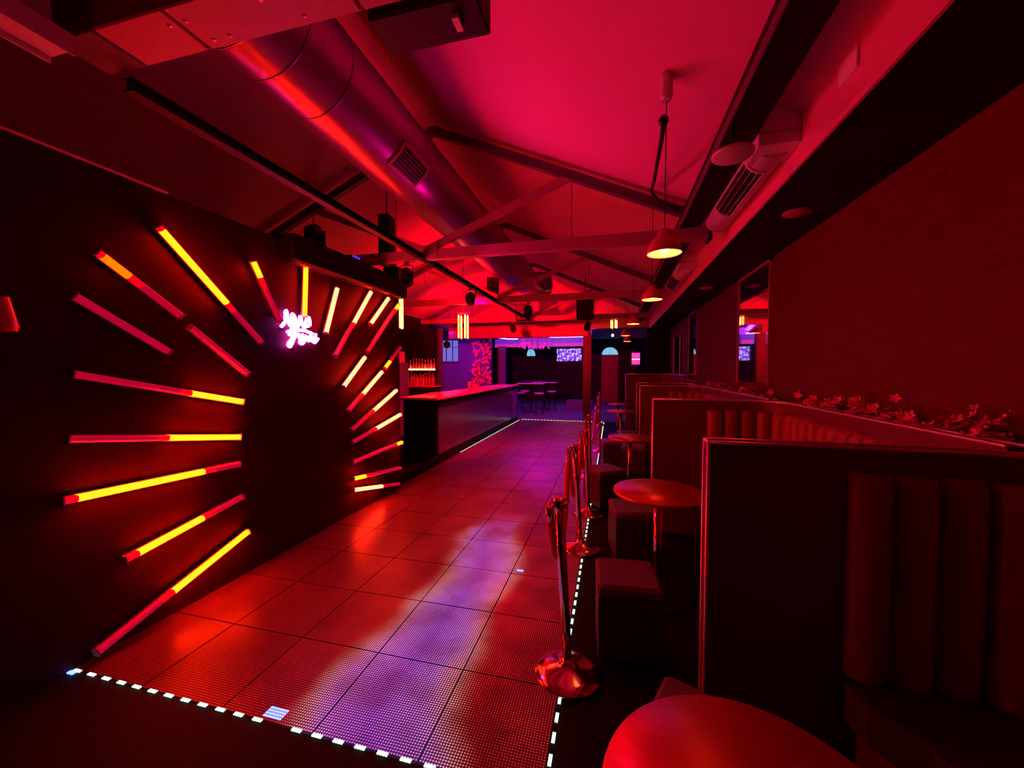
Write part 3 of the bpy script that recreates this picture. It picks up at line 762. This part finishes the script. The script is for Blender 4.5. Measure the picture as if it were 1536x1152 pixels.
# flower pillar
fp = thing('flower_pillar', 'pillar wrapped in pink lit silk flowers behind the bar', 'flower pillar', (-4.66, 13.9, 0))
MB().box(-.3, .3, -.1, .2, 0, 2.98).build('pillar', 'violetwall', fp)
pet = MB()
for k in range(5):
    a = k * 2 * PI / 5
    c, s_ = math.cos(a), math.sin(a)
    pet.add([(0, 0, 0), (c * .02 - s_ * .012, s_ * .02 + c * .012, .008), (c * .036, s_ * .036, .016), (c * .02 + s_ * .012, s_ * .02 - c * .012, .008)], [(0, 1, 2, 3), (3, 2, 1, 0)])
pet.lathe([(0, .012), (.007, .008), (.006, 0)], 6)
flower_me = pet.mesh('flower', 'petal')
for k in range(170):
    x = random.uniform(-.36, .36)
    o = inst('flower', flower_me, fp, (x, -.11 - random.uniform(0, .06), random.uniform(1.05, 2.8)), (R(90) + random.uniform(-.6, .6), random.uniform(-.5, .5), 0))
    sc = random.uniform(1, 1.8); o.scale = (sc, sc, sc)
# cove beam with light strips
cv = thing('light_cove', 'violet ceiling cove with white light strips in the back room', 'ceiling light', (0, 14.6, 0))
MB().box(-4.4, -.95, 0, .3, 2.42, 2.72).build('fascia', 'violet_band', cv)
MB().box(-4.4, -.95, -.05, 0, 2.40, 2.43).build('ledge', 'violet_band', cv)
MB().bar((-4.3, -.9, 2.74), (-3.75, -.45, 2.68), .03, .03).bar((-3.75, -.45, 2.68), (-3.38, -.45, 2.68), .03, .03).build('light_strip', 'violet_strip', cv)
MB().box(-2.36, -.98, -.45, -.42, 2.70, 2.74).build('light_strip', 'violet_strip', cv)
ch = thing('glass_chandelier', 'pink and violet glass drop chandelier over the back room tables', 'chandelier', (-2.72, 13.95, 2.22))
MB().box(-.56, .56, -.2, .2, .46, .49).build('frame', 'chrome', ch)
for k in range(70):
    x = random.uniform(-.54, .54); y = random.uniform(-.18, .18); l = random.uniform(.22, .42)
    MBd = MB().lathe([(0, .46 - l), (.014, .49 - l), (.017, .53 - l), (.006, .57 - l), (.004, .46)], 6, (x, y, 0))
    MBd.build('glass_drop', 'drop', ch)
MB().tube([(0, 0, .49), (0, 0, .78)], .01, 6).build('rod', 'chrome', ch)
struct('trim_6', MB().box(-4.15, -3.9, 14.2, 14.4, 0, 2.42), 'violetwall')
# screen, arched windows, door
scn = thing('video_screen', 'wide screen glittering violet and white on the far wall', 'screen', (-2.06, 19.445, 2.26))
MB().box(-.62, .62, 0, .05, -.32, .32).build('housing', 'black', scn)
MB().box(-.60, .60, -.006, 0, -.3, .3).build('display', 'screen', scn)
def arch(x0, x1, z0, z1, y, name, m):
    pts = [(x0, z0), (x1, z0)]
    cx = (x0 + x1) / 2; rx = (x1 - x0) / 2; zc = z1 - min(rx, (z1 - z0) * .9); rz = z1 - zc
    for k in range(0, 13): pts.append((cx + rx * math.cos(PI * k / 12), zc + rz * math.sin(PI * k / 12)))
    o = struct(name, yface(MB(), pts, y, y + .03), m)
    fr_ = MB()
    for k in range(12):
        a, b = PI * k / 12, PI * (k + 1) / 12
        fr_.bar((cx + rx * math.cos(a), y - .01, zc + rz * math.sin(a)), (cx + rx * math.cos(b), y - .01, zc + rz * math.sin(b)), .03, .03, (0, 1, 0))
    fr_.bar((cx, y - .01, z0), (cx, y - .01, z1), .012, .012, (0, 1, 0)).bar((x0, y - .01, z0), (x1, y - .01, z0), .03, .03)
    fr_.build('window_frame', 'violetwall', o)
arch(-4.17, -3.76, 2.21, 2.58, 19.42, 'window_2', 'daylight2')
arch(-.5, .26, 2.24, 2.62, 19.42, 'window_3', 'daylight2')
d1 = struct('door_1', MB().box(-.5, .26, 19.40, 19.46, 0, 2.22), 'panel')
MB().box(-.42, .18, 19.38, 19.40, .3, 1.0).box(-.42, .18, 19.38, 19.40, 1.15, 2.05).build('door_panel', 'panel', d1)
MB().tube([(.18, 19.36, 1.0), (.18, 19.36, 1.15)], .012, 8).build('door_handle', 'chrome', d1)
pf = thing('lit_picture', 'pink glowing framed picture on the far right wall', 'picture', (1.07, 19.46, 2.07))
MB().box(-.22, .22, 0, .04, -.34, .34).build('frame', 'violetwall', pf)
MB().box(-.18, .18, -.006, 0, -.28, .26).build('glass_face', 'picture', pf)
MB().box(-.18, .18, -.012, -.007, -.06, -.03).build('light_line', 'warmstrip', pf)
struct('trim_7', MB().box(-1.75, -.75, 15.6, 16.2, 0, .32), 'violetwall')
# high tables and stools
def high_table(x, y, lab, w=.5):
    t = thing('high_table', lab, 'table', (x, y, 0), 0, 'high tables in the violet room')
    MB().box(-w, w, -.3, .3, 1.03, 1.06, bev=.006).build('table_top', 'violet_band', t)
    MB().tube([(0, 0, .02), (0, 0, 1.03)], .035, 12).build('column', 'black', t)
    MB().lathe([(0, .03), (.04, .03), (.22, .012), (.23, 0), (0, 0)], 24).build('foot', 'black', t)
high_table(-2.85, 14.0, 'nearer high table in the violet room')
high_table(-2.55, 15.2, 'farther high table in the violet room', .48)
def stool(x, y, lab):
    t = thing('bar_stool', lab, 'stool', (x, y, 0), 0, 'bar stools round the high tables')
    MB().lathe([(0, .70), (.16, .70), (.17, .715), (.17, .74), (.155, .75), (0, .75)], 24).build('seat', 'violet_band', t)
    for k in range(4):
        a = PI / 4 + k * PI / 2
        MB().tube([(.11 * math.cos(a), .11 * math.sin(a), .70), (.19 * math.cos(a), .19 * math.sin(a), 0)], .011, 8).build('leg', 'black', t)
    MB().lathe([(.16, .25), (.168, .25), (.168, .262), (.16, .262), (.16, .25)], 24).build('footrest', 'black', t)
stool(-3.12, 13.4, 'bar stool at the front left of the nearer high table')
stool(-2.45, 13.45, 'bar stool at the front right of the nearer high table')
stool(-3.25, 14.75, 'bar stool behind the nearer high table on the left')
stool(-2.2, 14.7, 'bar stool behind the nearer high table on the right')
fs_ = thing('follow_light', 'bright white lamp hanging in the right hand opening', 'stage light', (.0, 13.2, 2.66))
MB().lathe([(0, -.05), (.035, -.035), (.045, 0), (.035, .035), (0, .05)], 16).build('lamp_globe', 'led', fs_)
MB().tube([(0, 0, .04), (0, 0, .34)], .006, 6).build('rod', 'steel', fs_)

# ------------------------------------------------------------------ right wall: mirrors and door
def mirror(y0, y1, lab):
    t = thing('wall_mirror', lab, 'mirror', (XR, 0, 0), 0, 'tall mirrors on the right wall')
    MB().box(-.02, -.012, y0, y1, 1.42, 2.70).build('glass', 'mirror', t)
    MB().box(-.03, 0, y0 - .03, y0, 1.40, 2.73).box(-.03, 0, y1, y1 + .03, 1.40, 2.73).box(-.03, 0, y0 - .03, y1 + .03, 2.70, 2.73).box(-.012, 0, y0, y1, 1.42, 2.7).build('frame', 'steel2', t)
mirror(4.70, 5.72, 'nearer tall mirror on the right wall above the booths')
mirror(8.35, 9.15, 'farther narrow tall mirror on the right wall')
dr = struct('door_2', MB().box(XR - .03, XR, 10.2, 11.2, 0, 2.35), 'black_glass')
MB().box(XR - .05, XR - .03, 10.14, 10.2, 0, 2.4).box(XR - .05, XR - .03, 11.2, 11.26, 0, 2.4).build('door_frame', 'trim', dr)
MB().tube([(XR - .07, 10.3, 1.0), (XR - .07, 10.42, 1.0)], .01, 8).build('door_handle', 'trim', dr)
struct('trim_8', MB().box(XR - .05, XR, 1.78, 1.84, 1.2, 2.74), 'plaster')
cs = thing('ceiling_speaker', 'small flush fitting in the dark soffit over the mirror', 'ceiling fitting', (1.3, 6.2, 2.725))
MB().lathe([(0, 0), (.09, 0), (.095, .008), (.095, .014), (0, .014)], 24).build('grille', 'steel2', cs)
cs2 = dup(cs, (1.32, 3.4, 2.725), 0, 'dark flush fitting in the soffit near the right')

# ------------------------------------------------------------------ booths
BH = 1.29
XBK = 1.44
def booth(y0, y1, x0, lab, pads=True, H=BH):
    """partition across the aisle side at y0, curving into a back along the wall down to y1"""
    t = thing('booth', lab, 'booth', (0, 0, 0), 0, 'dark upholstered booths along the right wall')
    T_ = .075; rc = .28
    cpts = [(x0, y0)]
    cx, cy = XBK - rc, y0 - rc
    path = [(x0, y0), (x0 + .3, y0)]
    xx = x0 + .3
    while xx + .1 < cx: xx += .1; path.append((xx, y0))
    for k in range(0, 10):
        a = R(90 - 10 * k)
        path.append((cx + rc * math.cos(a), cy + rc * math.sin(a)))
    yy = cy
    while yy - .15 > y1: yy -= .15; path.append((XBK, yy))
    path.append((XBK, y1))
    def off(path, d):
        out = []
        for i, p in enumerate(path):
            a = Vector(path[max(i - 1, 0)]); b = Vector(path[min(i + 1, len(path) - 1)])
            t_ = (b - a).normalized(); nrm = Vector((-t_.y, t_.x))
            out.append((p[0] + nrm.x * d, p[1] + nrm.y * d))
        return out
    outer = off(path, T_)
    def ribbon(a, b, z0, z1):
        mb = MB(); n = len(a)
        vs = []
        for i in range(n): vs += [(a[i][0], a[i][1], z0), (b[i][0], b[i][1], z0), (b[i][0], b[i][1], z1), (a[i][0], a[i][1], z1)]
        fs = []
        for i in range(n - 1):
            for q in range(4): fs.append((i * 4 + q, i * 4 + (q + 1) % 4, i * 4 + 4 + (q + 1) % 4, i * 4 + 4 + q))
        fs += [(3, 2, 1, 0), ((n - 1) * 4, (n - 1) * 4 + 1, (n - 1) * 4 + 2, (n - 1) * 4 + 3)]
        return mb.add(vs, fs)
    ribbon(path, outer, 0.0, H - .008).build('partition', 'panel', t)
    tr = MB()
    for d_ in (0, T_):
        pp_ = off(path, d_)
        tr.tube([(px_, py_, H - .006) for px_, py_ in pp_], .0072, 8)
        tr.tube([(x0, y0 + d_, 0.0), (x0, y0 + d_, H - .006)], .0072, 8)
    tr.tube([(x0, y0, H - .006), (x0, y0 + T_, H - .006)], .0072, 8)
    tr.build('edge_trim', 'trim', t)
    # channel tufted back: pads along the inside
    L = [0]
    for i in range(1, len(path)): L.append(L[-1] + (Vector(path[i]) - Vector(path[i - 1])).length)
    def at(s):
        for i in range(1, len(path)):
            if L[i] >= s or i == len(path) - 1:
                a, b = Vector(path[i - 1]), Vector(path[i]); d = (b - a).normalized()
                return a + d * (s - L[i - 1]), d
    s = .47; pw = .135
    while s + pw < L[-1] - .01 and pads:
        p, d = at(s + pw / 2); nrm = Vector((d.y, -d.x))
        vs = []; fs = []; seg_n = 7
        for (z, k_) in ((.44, .85), (.47, 1), (.8, 1), (1.12, 1), (1.17, .8), (1.195, .35)):
            for q in range(seg_n):
                a = PI * q / (seg_n - 1)
                u_ = -math.cos(a) * pw / 2 * (.98); v_ = math.sin(a) * .062 * k_ + .004
                pt_ = p + d * u_ + nrm * v_
                vs.append((pt_.x, pt_.y, z))
        for r_ in range(5):
            for q in range(seg_n - 1):
                fs.append((r_ * seg_n + q, r_ * seg_n + q + 1, (r_ + 1) * seg_n + q + 1, (r_ + 1) * seg_n + q))
        fs.append(tuple(5 * seg_n + q for q in range(seg_n)))
        MB().add(vs, fs, True).build('back_channel', 'vinyl', t)
        s += pw
    xa, xi, y9 = x0 + .42, .97, y0 - .06
    poly = [(xi - .14, y9), (xi - .12, y9 - .1), (xi - .03, y9 - .22), (xi, y9 - .36), (xi, y1 + .01), (XBK - .065, y1 + .01), (XBK - .065, y9 - .2), (XBK - .14, y9 - .06), (XBK - .26, y9)]
    MB().prism(poly, .30, .44).build('seat_cushion', 'cube', t)
    q = [(xi - .1, y9), (xi + .01, y9 - .25), (xi + .03, y9 - .36), (xi + .03, y1 + .02), (XBK - .07, y1 + .02), (XBK - .07, y9 - .2), (XBK - .26, y9)]
    MB().prism(q, .0, .30).build('seat_base', 'panel', t)
    return t
booth(1.70, -1.2, .375, 'nearest booth with tall dark partition at right foreground')
booth(3.98, 1.88, .385, 'second booth, its back curving along the flower trough')
booth(7.15, 4.2, .47, 'third booth, beyond the second table')
booth(8.60, 7.35, .50, 'fourth booth, its partition edge just behind the third')
booth(10.7, 8.8, .34, 'farthest booth with the taller violet topped partition', True, 1.45)

def flower_trough(y0, y1, lab, nfl):
    t = thing('flower_trough', lab, 'planter', (1.565, 0, 0), 0, 'flower troughs behind the booths')
    MB().box(-.035, .03, y0, y1, 0, 1.26).build('trough', 'panel', t)
    lf_ = MB()
    for k in range(int((y1 - y0) * 230)):
        y = random.uniform(y0, y1); cl = .5 + .5 * math.sin(y * 11) * math.sin(y * 4.3 + 1)
        z = 1.26 + abs(random.gauss(0, .05)) * (.4 + cl); x = random.uniform(-.09, .03)
        a = random.uniform(0, 2 * PI); l = random.uniform(.02, .04)
        d = Vector((math.cos(a), math.sin(a), random.uniform(-.3, 1))).normalized(); w_ = d.cross(Vector((0, 0, 1))).normalized() * l * .4
        p = Vector((x, y, z)); e = p + d * l
        if e.x > .04: continue
        lf_.add([p, p + d * l * .5 + w_, e, p + d * l * .5 - w_], [(0, 1, 2, 3)])
    tag(lf_.build('foliage', 'leaf', t), kind='stuff')
    for k in range(nfl):
        y = random.uniform(y0 + .02, y1 - .02); cl = .5 + .5 * math.sin(y * 11) * math.sin(y * 4.3 + 1)
        o = inst('flower', flower_me, t, (random.uniform(-.09, .0), y, 1.28 + abs(random.gauss(0, .045)) * (.5 + cl) ), (random.uniform(-.9, .9), random.uniform(-1.2, .2), 0))
        sc = random.uniform(.6, 1.15); o.scale = (sc, sc, sc)
flower_trough(2.0, 3.95, 'trough of pink silk flowers behind the second booth back', 110)
flower_trough(4.3, 7.1, 'trough of silk flowers beyond, under the near mirror', 60)
flower_trough(7.4, 9.6, 'farthest trough of silk flowers by the narrow mirror', 40)
ws = thing('flower_wreath', 'sprig of silk flowers on the right wall at the photo edge', 'flowers', (XR - .02, 1.74, 1.85))
MB().tube([(0, 0, -.12), (-.01, .0, .14)], .004, 6).build('stem', 'leaf', ws)
for k in range(14):
    o = inst('flower', flower_me, ws, (-.03, random.uniform(-.05, .04), random.uniform(-.12, .14)), (0, -1.3, random.uniform(-1, 1)))

# ------------------------------------------------------------------ tables, stools
def round_table(x, y, r, lab, z=.74):
    t = thing('round_table', lab, 'table', (x, y, 0), 0, 'round pedestal tables by the booths')
    MB().lathe([(0, z - .024), (r - .006, z - .024), (r, z - .018), (r, z - .005), (r - .005, z), (0, z)], 56).build('table_top', 'table', t)
    MB().tube([(0, 0, .02), (0, 0, z - .03)], .03, 16).build('pedestal', 'chrome', t)
    MB().lathe([(.0, z - .024), (.1, z - .024), (.1, z - .036), (.03, z - .05)], 20).build('top_plate', 'black', t)
    MB().lathe([(.03, .09), (.034, .06), (.06, .035), (.2, .018), (.215, .006), (.215, 0), (0, 0)], 32).build('base', 'black', t)
    return t
round_table(.275, .785, .29, 'nearest round table, cut off at the bottom of the photo')
round_table(.315, 2.84, .30, 'second round table from the front, before the second booth')
round_table(.22, 5.02, .265, 'third round table from the front, small and bright red')
round_table(.17, 8.15, .27, 'fourth round table from the front')
round_table(.14, 9.75, .24, 'farthest round table in the row')
def cube_stool(x, y, s, rz, lab, h=.43):
    t = thing('cube_stool', lab, 'stool', (x, y, 0), rz, 'dark cube stools')
    MB().box(-s / 2 + .03, s / 2 - .03, -s / 2 + .03, s / 2 - .03, 0, .03).build('plinth', 'black', t)
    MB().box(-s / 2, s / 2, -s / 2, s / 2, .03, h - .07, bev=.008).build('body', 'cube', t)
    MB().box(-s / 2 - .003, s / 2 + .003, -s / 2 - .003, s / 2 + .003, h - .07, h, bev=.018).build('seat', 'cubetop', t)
    return t
cube_stool(.30, 1.315, .35, R(-23.3), 'dark cube stool tucked behind the nearest table')
cube_stool(.09, 2.27, .33, R(4), 'dark cube stool beside the nearest rope post')
cube_stool(.185, 3.42, .36, R(10), 'cube stool under the second round table')
cube_stool(-.08, 4.66, .35, R(35), 'cube stool set cornerwise behind the third rope post')
cube_stool(.02, 6.5, .34, R(8), 'cube stool between the third and fourth tables')
cube_stool(.33, 6.15, .34, R(-6), 'cube stool against the third booth edge')
cube_stool(.28, 7.5, .32, R(10), 'small distant cube stool at the fourth table')
cd = thing('menu_card', 'small red lit card lying by the second booth', 'card', (.56, 2.62, .44))
MB().box(-.06, .06, -.03, .03, 0, .004).build('card', 'card', cd)
cd.location = (.88, 3.70, .44)

# ------------------------------------------------------------------ rope posts and velvet ropes
def post(x, y, lab, lean=(0, 0), H=.92):
    t = thing('rope_post', lab, 'rope post', (x, y, 0), 0, 'chrome rope posts along the floor edge')
    MB().lathe([(.0, .0), (.168, 0), (.172, .006), (.168, .014), (.12, .03), (.06, .05), (.036, .066), (.032, .08), (.0, .08)], 40).build('base', 'chrome', t)
    lx, ly = lean
    q = lambda z: (lx * z, ly * z, z)
    MB().tube([q(.07), q(.3), q(.6), q(H - .04)], .0245, 20).build('pole', 'chrome', t)
    MB().tube([q(H - .06), q(H - .055), q(H - .02), q(H - .01), q(H)], [.03, .034, .034, .028, .012], 20).build('head', 'chrome', t)
    for a in range(4):
        ang = PI / 4 + a * PI / 2
        c = Vector(q(H - .035)) + Vector((math.cos(ang), math.sin(ang), 0)) * .048
        pts = [c + Vector((math.cos(ang) * .016 * math.cos(k), math.sin(ang) * .016 * math.cos(k), .018 * math.sin(k))) for k in [i * PI / 5 for i in range(11)]]
        MB().tube(pts, .004, 6).build('ring', 'chrome', t)
    return t, (x + lx * H, y + ly * H, H - .05)
PD = [(-.208, 1.99, 'nearest chrome rope post, its base on the floor edge', (-.055, 0)),
      (-.258, 3.45, 'second chrome rope post from the front', (-.06, 0)),
      (-.243, 4.30, 'third chrome rope post from the front', (-.03, 0)),
      (-.30, 5.78, 'fourth chrome rope post from the front', (-.02, 0)),
      (-.214, 7.65, 'fifth chrome rope post from the front', (-.03, 0)),
      (-.33, 11.2, 'farthest chrome rope post by the column', (0, 0))]
tops = [post(a, b, c, d)[1] for a, b, c, d in PD]
names = ['red velvet rope between the two nearest posts', 'red velvet rope between second and third posts', 'red velvet rope between third and fourth posts', 'red velvet rope between fourth and fifth posts', 'red velvet rope reaching the farthest post']
for i in range(5):
    a = Vector(tops[i]) + Vector((-.052, .01, 0)); b = Vector(tops[i + 1]) + Vector((-.052, -.01, 0))
    sag = .52
    t = thing('velvet_rope', names[i], 'rope', a, 0, 'red velvet ropes')
    pts = []
    d = b - a
    for k in range(25):
        u_ = k / 24
        e = 1 - abs(2 * u_ - 1) ** 2.6
        pts.append(Vector((d.x * u_, d.y * (.5 + .5 * (2 * u_ - 1) * abs(2 * u_ - 1) ** .0), d.z * u_ - sag * e)))
    MB().tube(pts[1:-1], .024, 12).build('rope', 'velvet', t)
    MB().tube(pts[:3], .021, 10).build('snap_end', 'chrome', t)
    MB().tube(pts[-3:], .021, 10).build('snap_end', 'chrome', t)
